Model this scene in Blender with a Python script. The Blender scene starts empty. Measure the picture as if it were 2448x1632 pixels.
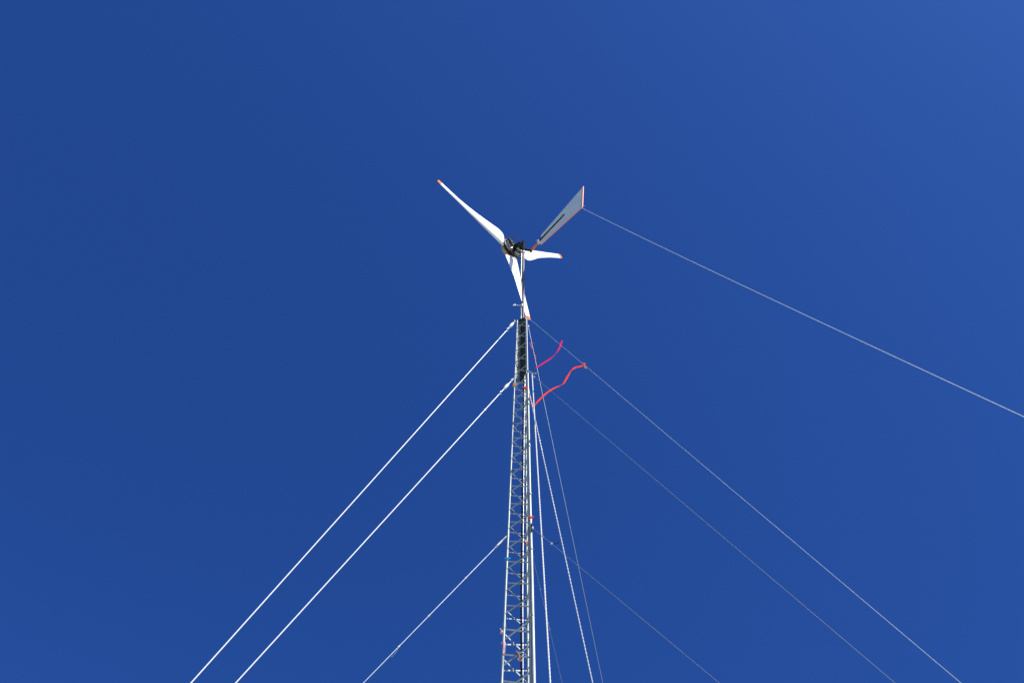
import bpy, bmesh, math, random
from mathutils import Vector, Matrix, noise
random.seed(7)
PI = math.pi
V = Vector
sc = bpy.context.scene
COL = sc.collection
RAD = math.radians

# ------------------------------------------------------------------ materials
def mat(name, base, rough=0.5, metal=0.0, var=0.12, scale=8.0, dark=None, spec=0.5, bump=0.0, trans=0.0, stretch=(1, 1, 1)):
    m = bpy.data.materials.new(name); m.use_nodes = True
    nt = m.node_tree; N = nt.nodes; L = nt.links
    b = N['Principled BSDF']
    b.inputs['Roughness'].default_value = rough
    b.inputs['Metallic'].default_value = metal
    b.inputs['Specular IOR Level'].default_value = spec
    tc = N.new('ShaderNodeTexCoord'); mp = N.new('ShaderNodeMapping')
    mp.inputs['Scale'].default_value = stretch
    L.new(tc.outputs['Object'], mp.inputs['Vector'])
    nz = N.new('ShaderNodeTexNoise'); nz.inputs['Scale'].default_value = scale
    nz.inputs['Detail'].default_value = 6; nz.inputs['Roughness'].default_value = 0.6
    L.new(mp.outputs[0], nz.inputs['Vector'])
    rp = N.new('ShaderNodeValToRGB')
    rp.color_ramp.elements[0].position = 0.3; rp.color_ramp.elements[1].position = 0.72
    d = dark if dark else tuple(c * (1 - var * 2) for c in base)
    rp.color_ramp.elements[0].color = (*d, 1); rp.color_ramp.elements[1].color = (*base, 1)
    L.new(nz.outputs['Fac'], rp.inputs['Fac'])
    L.new(rp.outputs['Color'], b.inputs['Base Color'])
    if bump:
        bp = N.new('ShaderNodeBump'); bp.inputs['Strength'].default_value = bump
        bp.inputs['Distance'].default_value = 0.01
        L.new(nz.outputs['Fac'], bp.inputs['Height']); L.new(bp.outputs[0], b.inputs['Normal'])
    if trans:
        out = N['Material Output']
        tr = N.new('ShaderNodeBsdfTranslucent'); mx = N.new('ShaderNodeMixShader')
        mx.inputs[0].default_value = trans
        L.new(rp.outputs['Color'], tr.inputs['Color'])
        L.new(b.outputs[0], mx.inputs[1]); L.new(tr.outputs[0], mx.inputs[2])
        L.new(mx.outputs[0], out.inputs['Surface'])
    return m

M = dict(
    galv=mat('galvanised_steel', (0.31, 0.355, 0.35), 0.5, 0.3, dark=(0.20, 0.235, 0.23), scale=14, stretch=(1, 1, .35)),
    rod=mat('weathered_bar', (0.35, 0.395, 0.39), 0.5, 0.25, dark=(0.24, 0.275, 0.275), scale=20),
    conduit=mat('pale_conduit', (0.52, 0.57, 0.56), 0.5, 0.15, dark=(0.38, 0.42, 0.415), scale=10),
    sheet=mat('galvanised_sheet', (0.36, 0.385, 0.36), 0.6, 0.0, dark=(0.28, 0.30, 0.28), scale=9),
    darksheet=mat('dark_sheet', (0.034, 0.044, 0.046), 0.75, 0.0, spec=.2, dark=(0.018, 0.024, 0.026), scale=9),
    pole=mat('rusty_pole', (0.20, 0.17, 0.15), 0.6, 0.1, dark=(0.075, 0.042, 0.03), scale=9, stretch=(1, 1, .25)),
    black=mat('black_rubber', (0.007, 0.007, 0.009), 0.75, 0.0, spec=.08, var=.2, scale=20),
    darksteel=mat('dark_steel', (0.014, 0.017, 0.018), 0.65, 0.0, spec=.18, dark=(0.005, 0.006, 0.007), scale=16),
    ringsteel=mat('ring_steel', (0.10, 0.115, 0.12), 0.35, 0.4, dark=(0.035, 0.04, 0.045), scale=16),
    bolt=mat('bright_zinc', (0.75, 0.76, 0.72), 0.35, 0.2, dark=(0.5, 0.5, 0.46), scale=30),
    blade=mat('white_blade_paint', (0.86, 0.86, 0.85), 0.4, 0.0, dark=(0.78, 0.78, 0.76), scale=3),
    wood=mat('varnished_plywood', (0.42, 0.36, 0.27), 0.55, 0.0, dark=(0.26, 0.21, 0.15), scale=6, stretch=(1, 1, 5)),
    orange=mat('orange_paint', (1.0, 0.27, 0.02), 0.7, 0.0, spec=.1, dark=(0.95, 0.20, 0.015), scale=8),
    vane=mat('vane_white_sheet', (0.74, 0.81, 0.78), 0.5, 0.0, dark=(0.67, 0.74, 0.71), scale=3),
    edge=mat('vane_orange_trim', (0.95, 0.36, 0.27), 0.5, 0.0, dark=(0.9, 0.26, 0.18), scale=8),
    red=mat('red_paint', (0.62, 0.05, 0.02), 0.45, 0.0, dark=(0.45, 0.03, 0.015), scale=10),
    tape=mat('faded_orange_tape', (0.82, 0.24, 0.1), 0.6, 0.0, dark=(0.35, 0.07, 0.03), scale=26),
    cable=mat('galvanised_wire', (0.60, 0.66, 0.67), 0.42, 0.6, dark=(0.48, 0.53, 0.54), scale=30),
    palecable=mat('pale_wire', (0.85, 0.86, 0.85), 0.4, 0.0, dark=(0.72, 0.73, 0.72), scale=30),
    thincable=mat('dull_wire', (0.36, 0.40, 0.41), 0.42, 0.6, dark=(0.26, 0.29, 0.30), scale=30),
    dimcable=mat('dark_wire', (0.17, 0.19, 0.20), 0.42, 0.6, dark=(0.1, 0.115, 0.12), scale=30),
    rope=mat('white_rope', (0.88, 0.87, 0.83), 0.8, 0.0, dark=(0.55, 0.54, 0.52), scale=45),
    cord=mat('grey_cord', (0.74, 0.80, 0.82), 0.8, 0.0, dark=(0.54, 0.59, 0.6), scale=30),
    porcelain=mat('white_porcelain', (0.88, 0.87, 0.86), 0.25, 0.0, dark=(0.8, 0.79, 0.78), scale=20),
    pinkribbon=mat('pink_ribbon', (0.95, 0.12, 0.35), 0.6, 0.0, dark=(0.85, 0.07, 0.26), scale=14, trans=0.6),
    orangeribbon=mat('orange_ribbon', (1.0, 0.27, 0.09), 0.6, 0.0, dark=(0.95, 0.16, 0.06), scale=14, trans=0.6),
    redribbon=mat('red_ribbon', (0.55, 0.03, 0.07), 0.6, 0.0, scale=14, trans=0.3),
    bluetape=mat('blue_tape', (0.02, 0.36, 0.72), 0.5, 0.0, scale=30),
    yellowtape=mat('yellow_tape', (0.9, 0.62, 0.08), 0.5, 0.0, dark=(0.75, 0.25, 0.05), scale=30),
    pinktape=mat('pale_pink_tape', (0.82, 0.54, 0.57), 0.6, 0.0, dark=(0.66, 0.36, 0.4), scale=24),
    peach=mat('peach_cloth', (0.82, 0.42, 0.28), 0.7, 0.0, dark=(0.6, 0.22, 0.13), scale=24),
    brown=mat('brown_strap', (0.4, 0.24, 0.19), 0.75, 0.0, dark=(0.2, 0.1, 0.08), scale=24),
    soil=mat('dry_grass_ground', (0.36, 0.38, 0.30), 0.95, 0.0, dark=(0.22, 0.25, 0.18), scale=0.6, bump=.4),
    concrete=mat('concrete', (0.42, 0.41, 0.39), 0.9, 0.0, dark=(0.3, 0.29, 0.28), scale=12),
)

# ------------------------------------------------------------------ mesh helpers
def tube(bm, pts, r, seg=10, caps=True):
    pts = [V(p) for p in pts]; n = len(pts)
    rs = r if isinstance(r, (list, tuple)) else [r] * n
    rings = []; prev = None
    for i, p in enumerate(pts):
        t = (pts[min(i + 1, n - 1)] - pts[max(i - 1, 0)]).normalized()
        if prev is None:
            a = V((0, 0, 1)) if abs(t.z) < .9 else V((1, 0, 0))
            x = t.cross(a).normalized()
        else:
            x = (prev - t * prev.dot(t)).normalized()
        prev = x; y = t.cross(x)
        rings.append([bm.verts.new(p + (x * math.cos(2 * PI * k / seg) + y * math.sin(2 * PI * k / seg)) * rs[i]) for k in range(seg)])
    for a, b in zip(rings, rings[1:]):
        for k in range(seg):
            bm.faces.new((a[k], a[(k + 1) % seg], b[(k + 1) % seg], b[k]))
    if caps:
        bm.faces.new(rings[0][::-1]); bm.faces.new(rings[-1])

def ring(bm, c, axis, R, r, n=48, seg=8):
    axis = V(axis).normalized()
    a = V((0, 0, 1)) if abs(axis.z) < .9 else V((1, 0, 0))
    x = axis.cross(a).normalized(); y = axis.cross(x); c = V(c)
    rows = []
    for i in range(n):
        t = 2 * PI * i / n; e = x * math.cos(t) + y * math.sin(t)
        rows.append([bm.verts.new(c + e * (R + r * math.cos(2 * PI * k / seg)) + axis * (r * math.sin(2 * PI * k / seg))) for k in range(seg)])
    for i in range(n):
        a_, b_ = rows[i], rows[(i + 1) % n]
        for k in range(seg):
            bm.faces.new((a_[k], b_[k], b_[(k + 1) % seg], a_[(k + 1) % seg]))

def lathe(bm, c, axis, prof, n=48):
    """prof: closed list of (axial, radius)."""
    axis = V(axis).normalized()
    a = V((0, 0, 1)) if abs(axis.z) < .9 else V((1, 0, 0))
    x = axis.cross(a).normalized(); y = axis.cross(x); c = V(c)
    rows = []
    for i in range(n):
        t = 2 * PI * i / n; e = x * math.cos(t) + y * math.sin(t)
        rows.append([bm.verts.new(c + axis * h + e * r) for h, r in prof])
    m = len(prof)
    for i in range(n):
        a_, b_ = rows[i], rows[(i + 1) % n]
        for k in range(m):
            bm.faces.new((a_[k], a_[(k + 1) % m], b_[(k + 1) % m], b_[k]))

def box(bm, c, ax, ay, az, sx, sy, sz):
    c = V(c); v = []
    for i in (-1, 1):
        for j in (-1, 1):
            for k in (-1, 1):
                v.append(bm.verts.new(c + V(ax) * i * sx / 2 + V(ay) * j * sy / 2 + V(az) * k * sz / 2))
    for f in ((0, 1, 3, 2), (4, 6, 7, 5), (0, 4, 5, 1), (2, 3, 7, 6), (0, 2, 6, 4), (1, 5, 7, 3)):
        bm.faces.new([v[i] for i in f])

def plate(bm, corners, n, th):
    n = V(n).normalized(); c = [V(p) for p in corners]
    a = [bm.verts.new(p + n * th / 2) for p in c]; b = [bm.verts.new(p - n * th / 2) for p in c]
    bm.faces.new(a); bm.faces.new(b[::-1])
    k = len(c)
    for i in range(k):
        bm.faces.new((a[i], b[i], b[(i + 1) % k], a[(i + 1) % k]))

def blob(bm, c, axis, L, r, seg=12):
    """an egg-shaped insulator or knot."""
    axis = V(axis).normalized(); pts = []; rs = []
    for i in range(9):
        t = -1 + 2 * i / 8
        pts.append(V(c) + axis * (t * L / 2)); rs.append(max(r * math.sqrt(max(0, 1 - t * t)), r * .12))
    tube(bm, pts, rs, seg)

def obj(name, bm, m, parent=None, smooth=True, origin=None):
    bmesh.ops.recalc_face_normals(bm, faces=bm.faces)
    pw = V(WORLD[parent.name]) if parent is not None else V((0, 0, 0))
    o_at = V(origin) if origin is not None else pw
    bmesh.ops.translate(bm, verts=bm.verts, vec=-o_at)
    me = bpy.data.meshes.new(name); bm.to_mesh(me); bm.free()
    me.materials.append(m if not isinstance(m, str) else M[m])
    if smooth:
        for p in me.polygons: p.use_smooth = True
        me.set_sharp_from_angle(angle=RAD(40))
    o = bpy.data.objects.new(name, me); COL.objects.link(o)
    if parent is not None: o.parent = parent
    o.location = o_at - pw
    WORLD[o.name] = o_at
    return o
WORLD = {}

def tag(o, label, cat, group=None):
    o['label'] = label; o['category'] = cat
    if group: o['group'] = group
    return o

def thing(name, label, cat, loc, group=None):
    o = bpy.data.objects.new(name, None); COL.objects.link(o)
    o.location = loc; o.empty_display_size = .2; WORLD[o.name] = V(loc)
    return tag(o, label, cat, group)

def B(): return bmesh.new()

# ------------------------------------------------------------------ world, sun, camera
SUN_EL, SUN_AZ = 48.0, -45.0            # elevation; azimuth from +X towards +Y
w = bpy.data.worlds.new("World"); sc.world = w; w.use_nodes = True
nt = w.node_tree; bg = nt.nodes['Background']
sky = nt.nodes.new('ShaderNodeTexSky'); sky.sky_type = 'NISHITA'; sky.sun_disc = False
sky.sun_elevation = RAD(SUN_EL); sky.sun_rotation = RAD(90 - SUN_AZ)
sky.altitude = 0; sky.air_density = 1.0; sky.dust_density = 2.0; sky.ozone_density = 10.0
gm = nt.nodes.new('ShaderNodeGamma'); gm.inputs['Gamma'].default_value = 0.8
mx = nt.nodes.new('ShaderNodeMix'); mx.data_type = 'RGBA'; mx.blend_type = 'MULTIPLY'; mx.inputs[0].default_value = 1
mx.inputs[7].default_value = (0.192, 0.432, 0.983, 1)
nt.links.new(sky.outputs[0], gm.inputs['Color']); nt.links.new(gm.outputs[0], mx.inputs[6])
nt.links.new(mx.outputs[2], bg.inputs['Color']); bg.inputs['Strength'].default_value = 0.115

sd = V((math.cos(RAD(SUN_AZ)) * math.cos(RAD(SUN_EL)), math.sin(RAD(SUN_AZ)) * math.cos(RAD(SUN_EL)), math.sin(RAD(SUN_EL))))
sl = bpy.data.lights.new('sun', 'SUN'); sl.energy = 5.0; sl.angle = RAD(0.53); sl.color = (1.0, 0.98, 0.945)
so = bpy.data.objects.new('sun', sl); COL.objects.link(so)
so.rotation_euler = (-sd).to_track_quat('-Z', 'Y').to_euler(); so.location = (6, -8, 30)

T = RAD(59.0); roll = 0.02308
f = V((0, math.cos(T), math.sin(T))); r0 = V((1, 0, 0)); u0 = r0.cross(f)
cr = math.cos(roll) * r0 + math.sin(roll) * u0; cu = -math.sin(roll) * r0 + math.cos(roll) * u0
cam = bpy.data.cameras.new('camera'); cam.lens = 35; cam.sensor_width = 36; cam.sensor_fit = 'HORIZONTAL'
cam.clip_start = .05; cam.clip_end = 20000
co = bpy.data.objects.new('camera', cam); COL.objects.link(co); sc.camera = co
mw = Matrix((cr, cu, -f)).transposed().to_4x4(); mw.translation = V((-0.2324, -11.4, 1.6)); co.matrix_world = mw

sc.view_settings.view_transform = 'Standard'; sc.view_settings.look = 'None'
sc.view_settings.gamma = 1; sc.view_settings.exposure = 0.45
sc.view_settings.use_curve_mapping = False

# ------------------------------------------------------------------ ground
bm = B()
n = 60; ext = 3000.0
def gp(i): 
    t = (i / n) * 2 - 1
    return math.copysign(abs(t) ** 3, t) * ext
gv = [[bm.verts.new((gp(i), gp(j), 0.25 * noise.noise(V((gp(i) * .03, gp(j) * .03, 1))) * min(1, max(0, (math.hypot(gp(i), gp(j)) - 15) / 30)))) for j in range(n + 1)] for i in range(n + 1)]
for i in range(n):
    for j in range(n): bm.faces.new((gv[i][j], gv[i + 1][j], gv[i + 1][j + 1], gv[i][j + 1]))
g = obj('ground', bm, 'soil'); g['kind'] = 'structure'

# ------------------------------------------------------------------ lattice tower
ZTOP = 21.52
def side(z): return .46 - .0245 * (z - 11.2)
EPS = RAD(4)
ANG = {'L': PI + EPS, 'R': -PI / 3 + EPS, 'B': PI / 3 + EPS}
def leg(k, z, off=0.0):
    r = side(z) / math.sqrt(3) + off
    return V((r * math.cos(ANG[k]), r * math.sin(ANG[k]), z))

tower = thing('lattice_tower', 'tall narrow galvanised lattice tower with three legs and cross bracing, holding up the turbine', 'tower', (0, 0, 0))
for k in 'LRB':
    bm = B()
    # tube sections joined by couplings every 3 m
    zs = [0.0]
    while zs[-1] < ZTOP - .01: zs.append(min(zs[-1] + 3.06, ZTOP))
    rr = .021
    tube(bm, [leg(k, z) for z in zs], [.0235 if z < 9 else (.021 if z < 14 else (.0175 if z < 17 else (.0135 if z < 20 else .0100))) for z in zs], 14)
    for z in zs[1:-1]:
        tube(bm, [leg(k, z - .05), leg(k, z + .05)], .0245 if z < 14 else (.0205 if z < 17 else .0165), 12)
        for dz in (-.03, .03):
            p = leg(k, z + dz); tube(bm, [p - V((.032, 0, 0)), p + V((.032, 0, 0))], .005, 6)
    obj('leg', bm, 'galv', tower)

def bar(bm, a, b, n, wd, th):
    t = (b - a).normalized(); n = (n - t * n.dot(t)).normalized()
    box(bm, (a + b) / 2, t, n, t.cross(n), (b - a).length, th, wd)
def xbrace(bm, a, b, z0, h, r):
    pa, pb = leg(a, z0), leg(b, z0 - h)
    qa, qb = leg(a, z0 - h), leg(b, z0)
    nrm = (leg(a, z0) - leg(b, z0)).cross(V((0, 0, 1))).normalized() * r * .8
    if z0 > 12.6:      # round rods in the upper sections, flat bars below
        tube(bm, [pa + nrm, pb + nrm], r, 8); tube(bm, [qa - nrm, qb - nrm], r, 8); return
    nn = nrm.normalized(); off = nn * .0032
    bar(bm, pa + off, pb + off, nn, r * 2.1, .005); bar(bm, qa - off, qb - off, nn, r * 2.1, .005)
PITCH = .4805
low = B()
k = 0
z = 21.307
while z > .6:
    thick = z < 12.45
    h = .222 if thick else .19
    r = .0125 if thick else (.0092 if z < 17 else .0085)
    for (a, b, dz) in (('L', 'R', 0), ('L', 'B', -.078), ('B', 'R', -.04)):
        if z > 10.6:
            bm = B(); xbrace(bm, a, b, z + dz, h, r * {'LR': 1.05, 'LB': .82, 'BR': .65}[a + b]); obj('cross_brace', bm, 'rod', tower)
        else:
            xbrace(low, a, b, z + dz, h, r)
    z -= PITCH
lo = obj('lower_bracing', low, 'rod', tower); lo['kind'] = 'stuff'

# pale conduit strapped along the near leg, from the ground to the arm
cd = V((.030, -.024, 0))
bm = B()
cz = [0, 4, 8, 11, 13, 15, 17, 19.1]
tube(bm, [leg('R', z_) + cd * (1.15 if z_ < 14 else .9) for z_ in cz], [.025, .025, .025, .0235, .0215, .019, .0165, .0155], 14)
cobj = obj('conduit', bm, 'conduit', tower)
for z_ in (10.9, 12.25, 13.7, 15.1, 16.5, 17.9):
    bm = B(); tube(bm, [leg('R', z_) + cd * 1.1 + V((0, 0, -.014)), leg('R', z_) + cd * 1.1 + V((0, 0, .014))], .0285 if z_ < 14 else .024, 12)
    obj('strap', bm, 'galv', cobj)
# upper leg sleeve above the arm (thinner)
bm = B()
tube(bm, [leg('R', 19.16) + cd * .8, leg('R', 21.4) + cd * .7], .0115, 12)
obj('conduit', bm, 'conduit', tower)

# the plated top section: one bright and one dark sheet meeting in a V at the back
def vp(z_): return leg('L', z_).lerp(leg('B', z_), .54)
bm = B()
OUT = V((-.56, .83, 0)) * .03
a0, a1 = leg('L', 19.17) + OUT, leg('L', 21.36) + OUT; b0, b1 = vp(19.13) + OUT, vp(21.36) + OUT
ins = V((.012, -.014, 0))
plate(bm, [a0 + V((.012, .004, 0)), b0 + V((-.03, -.02, .02)), b0 + V((0, 0, -.06)), b1, a1 + V((.012, .004, 0))], (.56, -.83, 0), .003)
p_ = obj('panel', bm, 'sheet', tower, smooth=False); p_['label'] = 'galvanised sheet panel behind the bracing'
bm = B()
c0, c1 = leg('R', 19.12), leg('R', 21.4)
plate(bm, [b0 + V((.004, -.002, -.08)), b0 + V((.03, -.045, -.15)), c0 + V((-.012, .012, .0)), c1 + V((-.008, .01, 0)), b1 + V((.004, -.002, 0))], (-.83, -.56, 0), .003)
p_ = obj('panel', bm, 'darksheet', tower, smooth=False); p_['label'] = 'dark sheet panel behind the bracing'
bm = B()
pts = [leg('L', 21.5, .012), leg('R', 21.5, .012), leg('B', 21.5, .012)]
plate(bm, pts, (0, 0, 1), .016)
cap_hi = [leg(k, 21.49, -.022) for k in 'LRB']; cap_lo = [leg('L', 21.36, -.03), leg('R', 21.30, -.022), leg('B', 21.33, -.022)]
cv = [[bm.verts.new(v_) for v_ in row] for row in (cap_hi, cap_lo)]
bm.faces.new(cv[0]); bm.faces.new(cv[1][::-1])
for i in range(3): bm.faces.new((cv[0][i], cv[0][(i + 1) % 3], cv[1][(i + 1) % 3], cv[1][i]))
obj('top_plate', bm, 'darksheet', tower, smooth=False)

# mast pole and its fittings
bm = B(); tube(bm, [(.012, 0, 21.44), (.012, 0, 21.6), (.012, 0, 23.2), (.012, 0, 25.16)], [.0325, .0325, .032, .031], 20)
pole = obj('mast_pole', bm, 'pole', tower)
bm = B()
tube(bm, [(-.036, -.01, 21.5), (-.036, -.01, 21.72)], .016, 10); tube(bm, [(-.03, -.008, 21.72), (-.034, -.006, 22.15)], .006, 6)
obj('clamp', bm, 'galv', pole)
bm = B(); tube(bm, [(-.036, -.012, 23.2), (-.038, -.012, 24.2), (-.03, -.012, 25.1)], .0075, 8)
obj('cable', bm, 'cable', pole)
bm = B()
tube(bm, [(-.01, -.02, 22.2), (-.215, -.02, 22.215)], .0095, 8)
tube(bm, [(-.185, -.02, 22.19), (-.185, -.02, 22.245)], .016, 10)
blob(bm, (-.222, -.02, 22.2), (0, 0, 1), .04, .015)
tube(bm, [(-.012, -.02, 22.17), (-.012, -.02, 22.25)], .022, 10)
obj('side_arm', bm, 'bolt', tower)
bm = B()
A0 = leg('R', 19.15)
tube(bm, [A0, A0 + V((.06, -.003, .0)), A0 + V((.12, 0, -.045)), A0 + V((.165, 0, -.075)), A0 + V((.19, .0, -.07))], [.014, .013, .012, .012, .014], 10)
blob(bm, A0 + V((.185, 0, -.066)), (1, 0, 0), .055, .016)
obj('pulley_arm', bm, 'galv', tower)
# guy brackets (filled from the guy table)
GUYS = {
 'L1': ((-0.1202, -0.0084, 21.4604), (-0.1747, -0.0122, 21.4604), (-8.9063, -0.6228, 0.0)),
 'L2': ((-0.1542, -0.0108, 19.0463), (-0.1848, -0.0129, 19.0463), (-8.8639, -0.6198, 0.0)),
 'L3': ((-0.2225, -0.0156, 14.2081), (-0.2540, -0.0178, 14.2081), (-8.8606, -0.6196, 0.0)),
 'R1': ((0.0678, -0.1005, 21.4049), (0.1081, -0.1602, 21.4049), (5.0267, -7.4524, 0.0)),
 'R2': ((0.0863, -0.1279, 19.0686), (0.1206, -0.1787, 19.0686), (4.9988, -7.4110, 0.0)),
 'R3': ((0.1242, -0.1841, 14.279), (0.1388, -0.2058, 14.279), (4.9906, -7.3989, 0.0)),
 'B1': ((0.0527, 0.1080, 21.4775), (0.1313, 0.1080, 21.4775), (4.0183, 8.0559, 0.0)),
 'B2': ((0.0683, 0.1400, 18.9665), (0.1271, 0.1400, 18.9665), (4.0648, 8.0295, 0.0)),
 'B3': ((0.0985, 0.2020, 14.0902), (0.1777, 0.2020, 14.0902), (4.0147, 8.0523, 0.0)),
}
for k, (l, t, a) in GUYS.items():
    bm = B(); tube(bm, [V(l), V(t)], .007, 8); ring(bm, V(t), (V(a) - V(t)).cross(V((0, 0, 1))), .014, .0045, 14, 6)
    tube(bm, [V(l) - V((0, 0, .03)), V(l) + V((0, 0, .03))], .023 if l[2] < 17 else .0155, 12)
    obj('guy_bracket', bm, 'galv', tower)
# concrete footing
bm = B(); lathe(bm, (0, 0, 0), (0, 0, 1), [(-.3, .001), (-.3, .62), (.12, .62), (.16, .58), (.16, .001)], 40)
obj('footing', bm, 'concrete', tower)

# ------------------------------------------------------------------ cables inside the tower
bm = B()
tube(bm, [(.02, .02, 21.4), (.036, .012, 20.6), (.031, 0, 18.96), (.019, 0, 16.8), (.010, 0, 14.67), (.003, 0, 12.9), (.012, 0, 11.2), (.012, 0, 6), (.012, 0, .15)], [.013, .013, .0135, .014, .015, .0155, .016, .016, .016], 10)
o = obj('power_cable', bm, 'black'); tag(o, 'thick black power cable running down inside the lattice tower', 'cable')
bm = B()
tube(bm, [(.050, .02, 21.3), (.054, 0, 18.96), (.042, 0, 16.8), (.033, 0, 14.67), (.027, 0, 12.9), (.035, 0, 11.2), (.035, 0, .15)], .0042, 8)
o = obj('steel_cable', bm, 'thincable'); tag(o, 'thin grey steel line beside the black cable inside the tower', 'cable')

# ------------------------------------------------------------------ guy wires
GL = {
 'L1': ('thick pale guy wire with white insulators, uppermost on the turbine tower\'s left side', .0095, 'palecable'),
 'L2': ('thick pale guy wire with white insulators, middle one descending to the lower left', .0092, 'palecable'),
 'L3': ('grey guy wire with small clips along it, lowest and shortest on the left', .0064, 'cable'),
 'R1': ('thin grey guy wire running lower right, holding the upper ends of both ribbons', .0033, 'cable'),
 'R2': ('very thin grey guy wire running lower right, below the one with ribbons', .0029, 'thincable'),
 'R3': ('faint dark guy wire with a shiny clamp and curled tail, lowest to the right', .0029, 'thincable'),
 'B1': ('thin grey guy wire steeply descending beside the tower, with pink ribbon wrapped on it', .0046, 'thincable'),
 'B2': ('bright thick twisted guy wire steeply descending between the rope and a thin wire', .0105, 'palecable'),
 'B3': ('faint short guy wire emerging from the tower\'s near leg and crossing behind the rope', .0028, 'thincable'),
}
for k, (l, t, a) in GUYS.items():
    lab, r, m = GL[k]
    t = V(t); a = V(a); dr = (a - t).normalized(); Ln = (a - t).length
    P_ = lambda s: t + dr * s
    g = thing('guy_wire', lab, 'guy wire', t, 'guy wires staying the tower')
    bm = B()
    sag = .02
    N_ = 40
    pts = [t + (a - t) * (i / N_) - V((0, 0, 4 * sag * (i / N_) * (1 - i / N_) * 0)) for i in range(N_ + 1)]
    if k == 'B2':   # two strands laid round each other
        n2 = 900; e1 = dr.cross(V((0, 0, 1))).normalized(); e2 = dr.cross(e1)
        for ph in (0, PI):
            tube(bm, [P_(Ln * i / n2) + (e1 * math.cos(i * 1.05 + ph) + e2 * math.sin(i * 1.05 + ph)) * .0055 for i in range(n2 + 1)], .0062, 6)
    else:
        tube(bm, pts, r, 8)
    obj('wire', bm, m, g)
    def clip(s, rr=.014, L=.05, mm='bolt'):
        bm = B(); tube(bm, [P_(s - L / 2), P_(s + L / 2)], rr, 10)
        side_ = dr.cross(V((.3, 1, .2))).normalized()
        tube(bm, [P_(s) - side_ * rr * 1.7, P_(s) + side_ * rr * 1.7], rr * .45, 8)
        obj('clip', bm, mm, g)
    def ins(s, rr=.03, L=.16):
        bm = B(); blob(bm, P_(s), dr, L, rr, 14)
        for q in (-.28, .28): ring(bm, P_(s + q * L), dr, rr * .72, rr * .16, 18, 6)
        obj('insulator', bm, 'porcelain', g)
    def loop(s, rr=.03):
        bm = B(); e = dr.cross(V((0, 1, 0))).normalized()
        ring(bm, P_(s), e, rr * .8, rr * .42, 18, 8); obj('thimble', bm, 'porcelain', g)
    if k == 'L1': loop(.02, .028); ins(.215, .035, .27); loop(.443, .034); clip(.94, .013, .06, 'galv'); clip(1.45, .0115)
    if k == 'L2': loop(.09, .024); ins(.34, .032, .27); loop(.62, .033); clip(1.0, .0125); clip(1.336, .017, .06)
    if k == 'L3':
        clip(.09, .014, .10, 'galv'); clip(.2, .015, .14); loop(.28, .02); clip(.335, .013, .05, 'galv')
        for s in (1.204, 2.197, 2.935): clip(s, .0105, .05)
        bm = B(); q = P_(2.935); q2 = P_(3.124) + V((.02, -.02, -.05))
        tube(bm, [q, q.lerp(q2, .5) + V((.01, 0, -.02)), q2], .0015, 6); blob(bm, q2, (0, 0, 1), .02, .0055)
        obj('loose_end', bm, 'galv', g)
    if k == 'R2': clip(.50, .012, .07); clip(.976, .014, .07, 'galv')
    if k == 'R3':
        loop(.15, .022); clip(.682, .010, .10, 'galv'); clip(1.107, .014, .04)
        bm = B(); q = P_(1.107)
        tube(bm, [q, q + V((.05, 0, .0)), q + V((.09, 0, .015)), q + V((.12, 0, .045))], .0045, 6); obj('loose_end', bm, 'black', g)
    if k == 'B1': loop(.035, .03)
    if k == 'B3':
        clip(.066, .012, .06, 'galv'); clip(.649, .008, .03, 'galv')
        clip(1.216, .008, .04, 'galv'); clip(1.30, .007, .05, 'galv')
    bm = B(); tube(bm, [P_(Ln - .9), P_(Ln - .75), P_(Ln - .45), P_(Ln - .3)], [.012, .02, .02, .012], 10)
    obj('turnbuckle', bm, 'galv', g)

# ------------------------------------------------------------------ ropes
bm = B()
p0 = V((.2020, -.1271, 19.06)); p1 = V((.7111, -.1254, .0))
n2 = 700; dr = (p1 - p0).normalized(); e1 = dr.cross(V((0, 1, 0))).normalized(); e2 = dr.cross(e1)
for ph in (0, 2 * PI / 3, 4 * PI / 3):
    tube(bm, [p0 + (p1 - p0) * (i / n2) + (e1 * math.cos(i * .8 + ph) + e2 * math.sin(i * .8 + ph)) * .0055 for i in range(n2 + 1)], .0068, 6)
o = obj('hoisting_rope', bm, 'rope'); tag(o, 'white hoisting rope hanging from the bent arm on the tower\'s near leg', 'rope')

tv0 = V((1.420, -1.509, 24.592)); ta = V((5.45, -9.44, 0))
bm = B(); pts = []
for i in range(121):
    s = i / 120
    pts.append(tv0 + (ta - tv0) * s - V((0, 0, 4 * .15 * s * (1 - s))))
tube(bm, pts, .0040, 8)
q = pts[0]
blob(bm, q + V((.01, -.01, -.01)), (0, 0, 1), .05, .016)
tube(bm, [q, q + V((.04, -.02, .025)), q + V((.085, -.05, .03))], .004, 6)
o = obj('tail_rope', bm, 'cord'); tag(o, 'long thin grey rope tied to the lower rear corner of the tail vane', 'rope')

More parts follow.
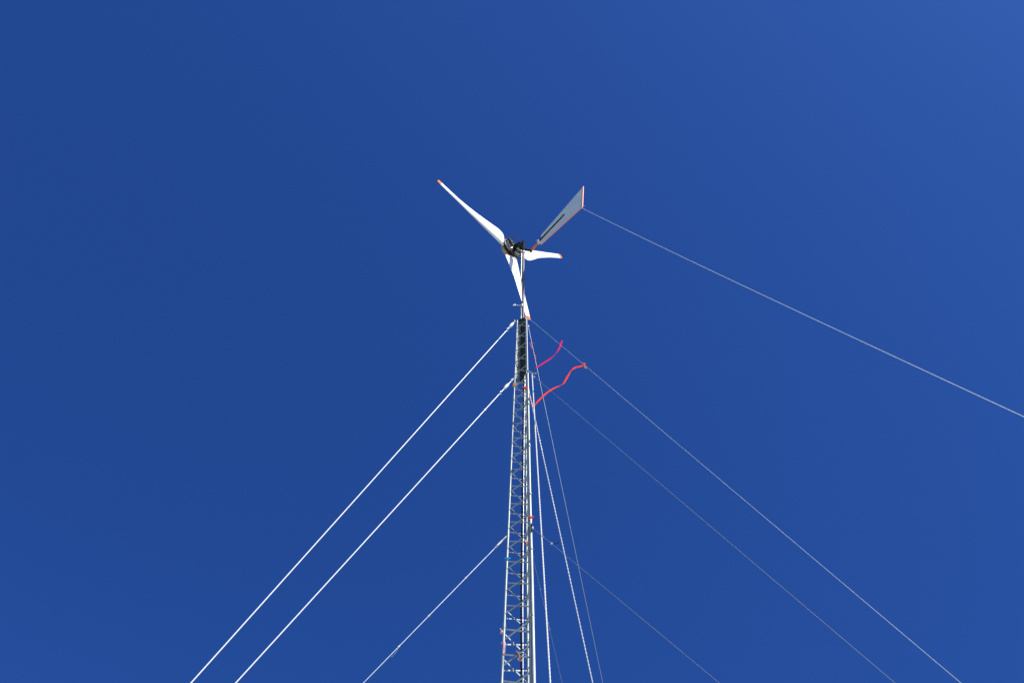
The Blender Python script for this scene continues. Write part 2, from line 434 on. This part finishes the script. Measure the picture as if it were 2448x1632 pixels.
# ------------------------------------------------------------------ ribbons and tape ties
def ribbon(bm, pts, widths, n, twist):
    """a thin flapping strip: centre line pts, half-widths, the twist angle along it."""
    pts = [V(p) for p in pts]; rows = []
    for i, p in enumerate(pts):
        t = (pts[min(i + 1, len(pts) - 1)] - pts[max(i - 1, 0)]).normalized()
        a = t.cross(V((0, .52, -.85))).normalized(); b = t.cross(a)
        e = a * math.cos(twist[i]) + b * math.sin(twist[i]); nn = t.cross(e)
        hw = widths[i] * .82; th = .0012
        rows.append([bm.verts.new(p + e * hw + nn * th), bm.verts.new(p - e * hw + nn * th), bm.verts.new(p - e * hw - nn * th), bm.verts.new(p + e * hw - nn * th)])
    for a, b in zip(rows, rows[1:]):
        for k in range(4): bm.faces.new((a[k], a[(k + 1) % 4], b[(k + 1) % 4], b[k]))
    bm.faces.new(rows[0][::-1]); bm.faces.new(rows[-1])

def smooth_line(pts, m=6):
    pts = [V(p) for p in pts]; out = []
    for i in range(len(pts) - 1):
        p0 = pts[max(i - 1, 0)]; p1 = pts[i]; p2 = pts[i + 1]; p3 = pts[min(i + 2, len(pts) - 1)]
        for j in range(m):
            t = j / m
            out.append(.5 * ((2 * p1) + (p2 - p0) * t + (2 * p0 - 5 * p1 + 4 * p2 - p3) * t * t + (3 * p1 - p0 - 3 * p2 + p3) * t ** 3))
    out.append(pts[-1]); return out
def interp(keys, n):
    out = []
    for i in range(n):
        s = i / (n - 1) * (len(keys) - 1); j = min(int(s), len(keys) - 2); out.append(keys[j] + (keys[j + 1] - keys[j]) * (s - j))
    return out

pinkA = [[0.772, -1.164, 18.713], [0.759, -0.999, 18.857], [0.741, -0.77, 19.051], [0.676, -0.446, 19.344], [0.596, -0.177, 19.605], [0.47, 0.147, 19.947], [0.347, 0.462, 20.268], [0.318, 0.532, 20.34]]
pinkB = [[0.177, 0.282, 21.024], [0.216, 0.332, 20.888], [0.245, 0.374, 20.776], [0.293, 0.416, 20.649], [0.312, 0.461, 20.527], [0.322, 0.503, 20.417], [0.327, 0.531, 20.34]]
redP = [[0.177, 0.282, 21.024], [0.245, 0.298, 21.035], [0.293, 0.312, 21.042], [0.332, 0.352, 21.036]]
orA = [[1.1, -1.631, 17.081], [1.048, -1.542, 17.176], [0.967, -1.422, 17.318], [0.908, -1.295, 17.427], [0.871, -1.149, 17.522], [0.834, -0.988, 17.621], [0.798, -0.813, 17.725], [0.749, -0.696, 17.811], [0.646, -0.529, 17.97], [0.526, -0.314, 18.152], [0.412, -0.059, 18.33], [0.327, 0.148, 18.464], [0.273, 0.307, 18.556]]
orB = [[0.142, 0.224, 18.797], [0.177, 0.27, 18.696], [0.213, 0.306, 18.613], [0.231, 0.344, 18.532]]

bm = B(); L_ = smooth_line(pinkA); ribbon(bm, L_, interp([.014, .02, .02, .006, .014, .02, .016, .007], len(L_)), 0, interp([.2, .4, .7, 1.45, .9, .4, .5, 1.0], len(L_)))
L_ = smooth_line(pinkB); ribbon(bm, L_, interp([.010, .016, .007, .018, .012, .008, .006], len(L_)), 0, interp([.5, .3, 1.4, .2, .9, 1.2, .8], len(L_)))
q = V(pinkA[-1]); blob(bm, q, (0, 0, 1), .04, .011)
o = obj('pink_ribbon', bm, 'pinkribbon'); tag(o, 'bright pink ribbon sagging in a V between two guy wires below the rotor', 'ribbon')
bm = B(); L_ = smooth_line(redP); ribbon(bm, L_, interp([.008, .005, .006, .014], len(L_)), 0, interp([.6, .9, .3, .6], len(L_)))
o = obj('red_streamer', bm, 'redribbon'); tag(o, 'tiny dark red streamer fluttering at the top of the pink ribbon', 'ribbon')
bm = B(); L_ = smooth_line(orA); ribbon(bm, L_, interp([.014, .022, .022, .012, .014, .022, .018, .004, .018, .022, .022, .020, .008], len(L_)), 0, interp([.3, .4, .3, 1.25, .6, .3, .8, 1.45, .4, .25, .3, .4, .9], len(L_)))
L_ = smooth_line(orB); ribbon(bm, L_, interp([.014, .022, .02, .01], len(L_)), 0, interp([.5, .3, .4, .9], len(L_)))
q = V(orA[0]); blob(bm, q + V((0, 0, .02)), (0, 0, 1), .06, .028)
ribbon(bm, [q, q + V((.02, 0, -.06)), q + V((.03, 0, -.12))], [.016, .02, .016], 0, [.3, .5, .3])
o = obj('orange_ribbon', bm, 'orangeribbon'); tag(o, 'wavy orange ribbon, longer and lower than the pink one, strung between guy wires', 'ribbon')

def tie(name, p, axis, R, m, label, cat, tails=(), h=.05, group=None):
    p = V(p); bm = B()
    for i in range(3):
        ring(bm, p + V(axis).normalized() * h * (i / 2 - .5) + V((random.uniform(-.002, .002),) * 3), V(axis) + V((random.uniform(-.25, .25), random.uniform(-.25, .25), 0)), R, .008, 20, 6)
    for tl in tails:
        pts = smooth_line([p + V((tl[0][0], tl[0][1], tl[0][2]))] + [p + V(q) for q in tl[1:]], 4)
        ribbon(bm, pts, [.013] * len(pts), 0, [random.uniform(0, .8) + .1 * i for i in range(len(pts))])
    o = obj(name, bm, m, origin=p); return tag(o, label, cat, group)
up = (0, 0, 1)
tie('tape_tie', leg('L', 13.66), up, .028, 'bluetape', 'bright blue tape tied round the left tower leg', 'tape tie',
    [((.02, -.02, .0), (.04, -.03, .01), (.055, -.03, -.005)), ((-.02, -.02, 0), (-.035, -.03, -.01), (-.045, -.03, .0))], .05, 'tape ties on the tower legs')
tie('tape_tie', leg('L', 18.81), up, .026, 'yellowtape', 'yellow and orange tape tied on the left leg just below the panels', 'tape tie',
    [((.01, -.02, 0), (.04, -.03, .0), (.06, -.03, -.03)), ((0, -.02, -.02), (-.02, -.03, -.07), (-.035, -.03, -.09))], .09, 'tape ties on the tower legs')
tie('tape_tie', leg('R', 18.51) + V((-.01, 0, 0)), up, .026, 'orangeribbon', 'small orange tape tied on the near leg just below the panels', 'tape tie',
    [((-.02, -.02, 0), (-.05, -.03, .0), (-.075, -.03, .01))], .04, 'tape ties on the tower legs')
tie('tape_tie', leg('R', 14.47) + cd * .7, up, .036, 'orangeribbon', 'red orange tape wrapped round the near leg and conduit, above a shackle', 'tape tie',
    [((.03, -.03, .0), (.05, -.04, .005), (.06, -.04, -.005))], .03, 'tape ties on the tower legs')
tie('tape_tie', leg('L', 12.11) + V((-.03, -.01, 0)), up, .014, 'pinktape', 'small pink tape bow on the outside of the left leg', 'tape tie',
    [((-.005, -.02, 0), (-.02, -.02, .03), (-.022, -.02, .05)), ((-.005, -.02, 0), (-.018, -.02, -.03), (-.02, -.02, -.045))], .03, 'tape ties on the tower legs')
# pink strip lying along the leg
bm = B(); p = leg('L', 11.8)
L_ = smooth_line([p + V((.012, -.028, .12)), p + V((.018, -.03, .06)), p + V((.016, -.03, -.02)), p + V((.012, -.03, -.09)), p + V((.008, -.03, -.13))], 4)
ribbon(bm, L_, interp([.012, .022, .02, .022, .014], len(L_)), 0, interp([.2, .1, .3, .1, .4], len(L_)))
ring(bm, p + V((0, 0, .1)), up, .029, .006, 18, 6)
tag(obj('tape_strip', bm, 'pinktape', origin=p), 'long pale pink tape strip hanging along the left leg near the bottom', 'tape strip')
# peach cloth on the back of the near leg
bm = B(); p = leg('R', 13.88) + V((-.03, .02, 0))
L_ = smooth_line([p + V((-.05, 0, .11)), p + V((-.01, -.01, .03)), p + V((.0, -.012, -.02)), p + V((.012, -.01, -.09))], 4)
ribbon(bm, L_, interp([.008, .02, .024, .012], len(L_)), 0, interp([.7, .2, .2, .6], len(L_)))
ring(bm, leg('R', 13.86), up, .028, .006, 18, 6)
tag(obj('cloth_tie', bm, 'peach', origin=p), 'peach coloured cloth scrap knotted on the inner side of the near leg', 'cloth')
# brown strap looped over a brace, with a dangling loop
bm = B(); p = V((-.056, -.125, 11.64))
ring(bm, p, (1, -.3, .5), .022, .009, 20, 8)
L_ = smooth_line([p, p + V((.02, -.01, -.02)), p + V((.028, -.01, -.07)), p + V((.035, -.012, -.10))], 4)
tube(bm, L_, .008, 8)
ring(bm, p + V((.042, -.015, -.145)), (.15, -1, .3), .030, .009, 22, 8)
tube(bm, [p, p + V((.04, .005, .01)), p + V((.08, .01, .0)), p + V((.1, .012, -.02))], .007, 8)
tag(obj('strap_loop', bm, 'brown', origin=p), 'brown strap looped over a brace low on the tower, its end dangling', 'strap')
# dark shackle on the near leg
bm = B(); p = leg('R', 14.24) + cd
tube(bm, [p + V((.012, -.03, .05)), p + V((.014, -.03, -.02))], .017, 10)
for dz in (-.05, -.09, -.13): tube(bm, [p + V((.0, -.03, dz)), p + V((.02, -.034, dz))], .012, 8)
obj('clamp', bm, 'darksteel', tower)

# ------------------------------------------------------------------ wind turbine
AL, TAU, PH = 0.864637, 0.064977, 2.925621
d = V((math.cos(AL) * math.cos(TAU), -math.sin(AL) * math.cos(TAU), -math.sin(TAU)))   # tailward
p = V((math.sin(AL), math.cos(AL), 0)); q = d.cross(p)
if q.z < 0: q = -q
hub = V((0, 0, 25.765)) - d * .4346 + p * -.0510
def rdir(phi): return p * math.cos(phi) + q * math.sin(phi)
def at(a, r=0, phi=0): return hub + d * a + rdir(phi) * r
tb = thing('wind_turbine', 'small three-bladed wind turbine with white orange-tipped blades and a grey tail vane', 'wind turbine', (.012, 0, 25.1))

# stations: r, t_le, t_te, trailing-edge set-back along d, thickness
ST = [(.15, .10, -.10, 0, .06), (.28, .12, -.13, .02, .06), (.335, .12, -.20, .04, .058), (.40, .12, -.30, .057, .055), (.457, .12, -.345, .064, .052), (.55, .12, -.355, .07, .05),
      (.66, .118, -.337, .074, .046), (.85, .108, -.29, .06, .04), (1.06, .10, -.236, .050, .035), (1.3, .092, -.186, .035, .03), (1.56, .085, -.152, .019, .026), (1.94, .072, -.108, .005, .022),
      (2.3, .066, -.096, .002, .018), (2.565, .058, -.092, .001, .014), (2.66, .055, -.085, .001, .011), (2.685, .03, -.06, .001, .007)]
def blade_mesh(bm, rad, stations):
    tn = d.cross(rad); rows = []
    prof = [(0, .1), (.02, .55), (.07, .95), (.2, 1.0), (.4, .93), (.65, .62), (.88, .25), (1, .05), (1, -.02), (.7, -.06), (.4, -.12), (.1, -.2), (.02, -.12)]
    for r, le, te, sb, th in stations:
        row = []
        for s, hgt in prof:
            row.append(bm.verts.new(hub + rad * r + tn * (le + (te - le) * s) + d * (sb * s + th * hgt - .01)))
        rows.append(row)
    m = len(prof)
    for a_, b_ in zip(rows, rows[1:]):
        for k in range(m): bm.faces.new((a_[k], a_[(k + 1) % m], b_[(k + 1) % m], b_[k]))
    bm.faces.new(rows[0][::-1]); bm.faces.new(rows[-1])
for i in range(3):
    rad = rdir(PH - i * 2 * PI / 3)
    bm = B(); blade_mesh(bm, rad, ST[:14]); bl = obj('blade', bm, 'blade', tb)
    bm = B(); blade_mesh(bm, rad, ST[13:]); obj('blade_tip', bm, 'orange', bl)

bm = B(); lathe(bm, hub, d, [(-.13, .001), (-.13, .16), (-.11, .25), (-.06, .295), (.0, .295), (.012, .28), (.012, .001)], 56)
hb = obj('hub', bm, 'wood', tb)
bm = B()
for k in range(5):
    ph = RAD(248 + k * 5); box(bm, at(.005, .272, ph), d, rdir(ph), d.cross(rdir(ph)), .03, .05, .03)
obj('mark', bm, 'red', hb)
# two magnet rotors with the stator between them
bm = B()
lathe(bm, hub, d, [(.02, .001), (.02, .265), (.04, .275), (.05, .275), (.05, .001)], 56)
lathe(bm, hub, d, [(.09, .10), (.09, .262), (.105, .262), (.112, .25), (.112, .20), (.104, .19), (.104, .13), (.118, .12), (.118, .10)], 56)
gn = obj('generator', bm, 'darksteel', tb)
bm = B(); lathe(bm, hub, d, [(.058, .17), (.058, .302), (.082, .302), (.082, .17)], 60)
obj('stator', bm, 'black', gn)
bm = B()
for R_, a_ in ((.255, .115), (.195, .116)): ring(bm, hub + d * a_, d, R_, .004, 56, 6)
obj('rim', bm, 'ringsteel', gn)
bm = B()
ring(bm, hub + d * .115, d, .312, .0115, 64, 10)
ring(bm, hub + d * .094, d, .318, .005, 64, 8)
br = obj('stator_ring', bm, 'ringsteel', tb)
for k in range(18):
    ph = RAD(20 * k + 6); bm = B()
    tube(bm, [at(.085, .297, ph), at(.118, .297, ph)], .007, 8); tube(bm, [at(.085, .297, ph), at(.098, .297, ph)], .012, 6)
    obj('bolt', bm, 'bolt', br)
# three-arm bracket, spindle and yaw head
bm = B()
for a_ in (129, 252, 10):
    ph = RAD(a_); e = rdir(ph); tn = d.cross(e)
    box(bm, at(.14, .165, ph), d, e, tn, .03, .32, .038)
    tube(bm, [at(.10, .312, ph), at(.157, .312, ph)], .026, 10)
lathe(bm, hub, d, [(.115, .001), (.115, .075), (.16, .075), (.165, .06), (.30, .05), (.30, .001)], 28)
mb = obj('mounting_bracket', bm, 'darksteel', tb)
for a_ in (129, 252, 10):
    bm = B(); tube(bm, [at(.153, .2, RAD(a_)), at(.163, .2, RAD(a_))], .010, 6); obj('bolt', bm, 'ringsteel', mb)
bm = B(); tube(bm, [at(.2, .03, RAD(100)), at(.235, .03, RAD(100))], .018, 8); obj('bolt', bm, 'bolt', mb)
bm = B()
yc = V((.012, 0, 0))
c_ = hub + d * .3
tg = yc + V((0, 0, 25.50))
box(bm, (c_ + tg) / 2 , (tg - c_).normalized(), (tg - c_).normalized().cross(V((0, 0, 1))).normalized(), V((0, 0, 1)), (tg - c_).length * 1.05, .07, .14)
box(bm, (c_ + tg) / 2 + V((0, 0, -.13)), (tg - c_).normalized(), (tg - c_).normalized().cross(V((0, 0, 1))).normalized(), V((0, 0, 1)), (tg - c_).length * .9, .10, .20)
tube(bm, [yc + V((0, 0, 25.12)), yc + V((0, 0, 25.71))], .0435, 22); tube(bm, [yc + V((0, 0, 25.71)), yc + V((0, 0, 25.735))], [.047, .044], 22)
yw = obj('yaw_head', bm, 'black', tb)
bm = B(); lathe(bm, yc + V((0, 0, 25.07)), (0, 0, 1), [(0, .03), (0, .047), (.05, .047), (.05, .03)], 24); obj('collar', bm, 'bolt', yw)
# bright cross strut and bolt seen against the dark generator
bm = B(); tube(bm, [at(.155, .06, RAD(225)), at(.125, .18, RAD(235))], .010, 8); obj('strut', bm, 'bolt', mb)
bm = B(); tube(bm, [at(.30, .10, RAD(25)), at(.34, .06, RAD(0))], .026, 10); blob(bm, at(.25, .07, RAD(70)), p, .07, .02); obj('terminal', bm, 'bolt', mb)

# bent tube arching from the stator ring to the top of the yaw head
bm = B()
tube(bm, smooth_line([at(.12, .315, RAD(129)), (-0.388, 0.009, 26.056), (-0.354, -0.026, 26.021), (-0.309, -0.048, 25.98), (-0.252, -0.055, 25.932), (-0.184, -0.045, 25.877), (-0.116, -0.03, 25.818), (-0.06, -0.019, 25.761), (-0.009, -0.011, 25.705)], 4), .011, 10)
obj('support_hoop', bm, 'ringsteel', tb)

# tail: hinge arm, boom, vane
hg = V((.2105, -.010, 25.2)); bd = V((.62885, -.77753, 0)); vn = V((-.77753, -.62885, 0))   # vn: the side facing the camera
bm = B(); tube(bm, [yc + V((.03, .0, 25.27)), hg + V((.012, 0, .0))], .033, 14)
tube(bm, [hg + V((0, 0, -.07)), hg + V((0, 0, .07))], .03, 12)
obj('hinge_arm', bm, 'darksteel', tb)
BP = lambda s, z=0, o=0: hg + bd * s + V((0, 0, z)) + vn * o
bm = B(); tube(bm, [BP(.0), BP(.30), BP(.42, 0, .012), BP(.8, 0, .016), BP(1.335, 0, .018)], [.026, .026, .026, .021, .016], 12)
boom = obj('tail_boom', bm, 'black', tb)
bm = B(); tube(bm, [BP(-.01), BP(.1), BP(.2), BP(.31)], [.034, .037, .034, .031], 14); obj('tape_wrap', bm, 'tape', boom)
bm = B()
for s_ in (.30, .325, .35): ring(bm, BP(s_), bd + V((0, 0, random.uniform(-.2, .2))), .04, .013, 22, 8)
tube(bm, smooth_line([BP(.33, .04), BP(.30, .09, .03), BP(.28, .12, .05)], 4), .006, 6)
tube(bm, smooth_line([BP(.33, -.04), BP(.33, -.1, .02), BP(.31, -.16, .02)], 4), .010, 8)
tag_ = obj('rope_wrap', bm, 'rope', boom)
bm = B()
VC = [(.412, .27), (2.04, .494), (1.93, -.59), (.392, -.255)]
plate(bm, [BP(a_, z_) for a_, z_ in VC], vn, .012)
vane = obj('tail_vane', bm, 'vane', tb, smooth=False)
def edge(a, b, wv, out):
    bm = B(); A_, B_ = BP(*a), BP(*b); t_ = (B_ - A_).normalized(); o_ = t_.cross(vn).normalized()
    if o_.dot(BP(*out) - A_) < 0: o_ = -o_
    box(bm, (A_ + B_) / 2 + o_ * (wv / 2 - .004), t_, o_, vn, (B_ - A_).length + wv * .4, wv, .024)
    return obj('edge_strip', bm, 'edge', vane, smooth=False)
edge(VC[1], VC[2], .045, (3, 0)); edge(VC[2], VC[3], .014, (1.2, -3))
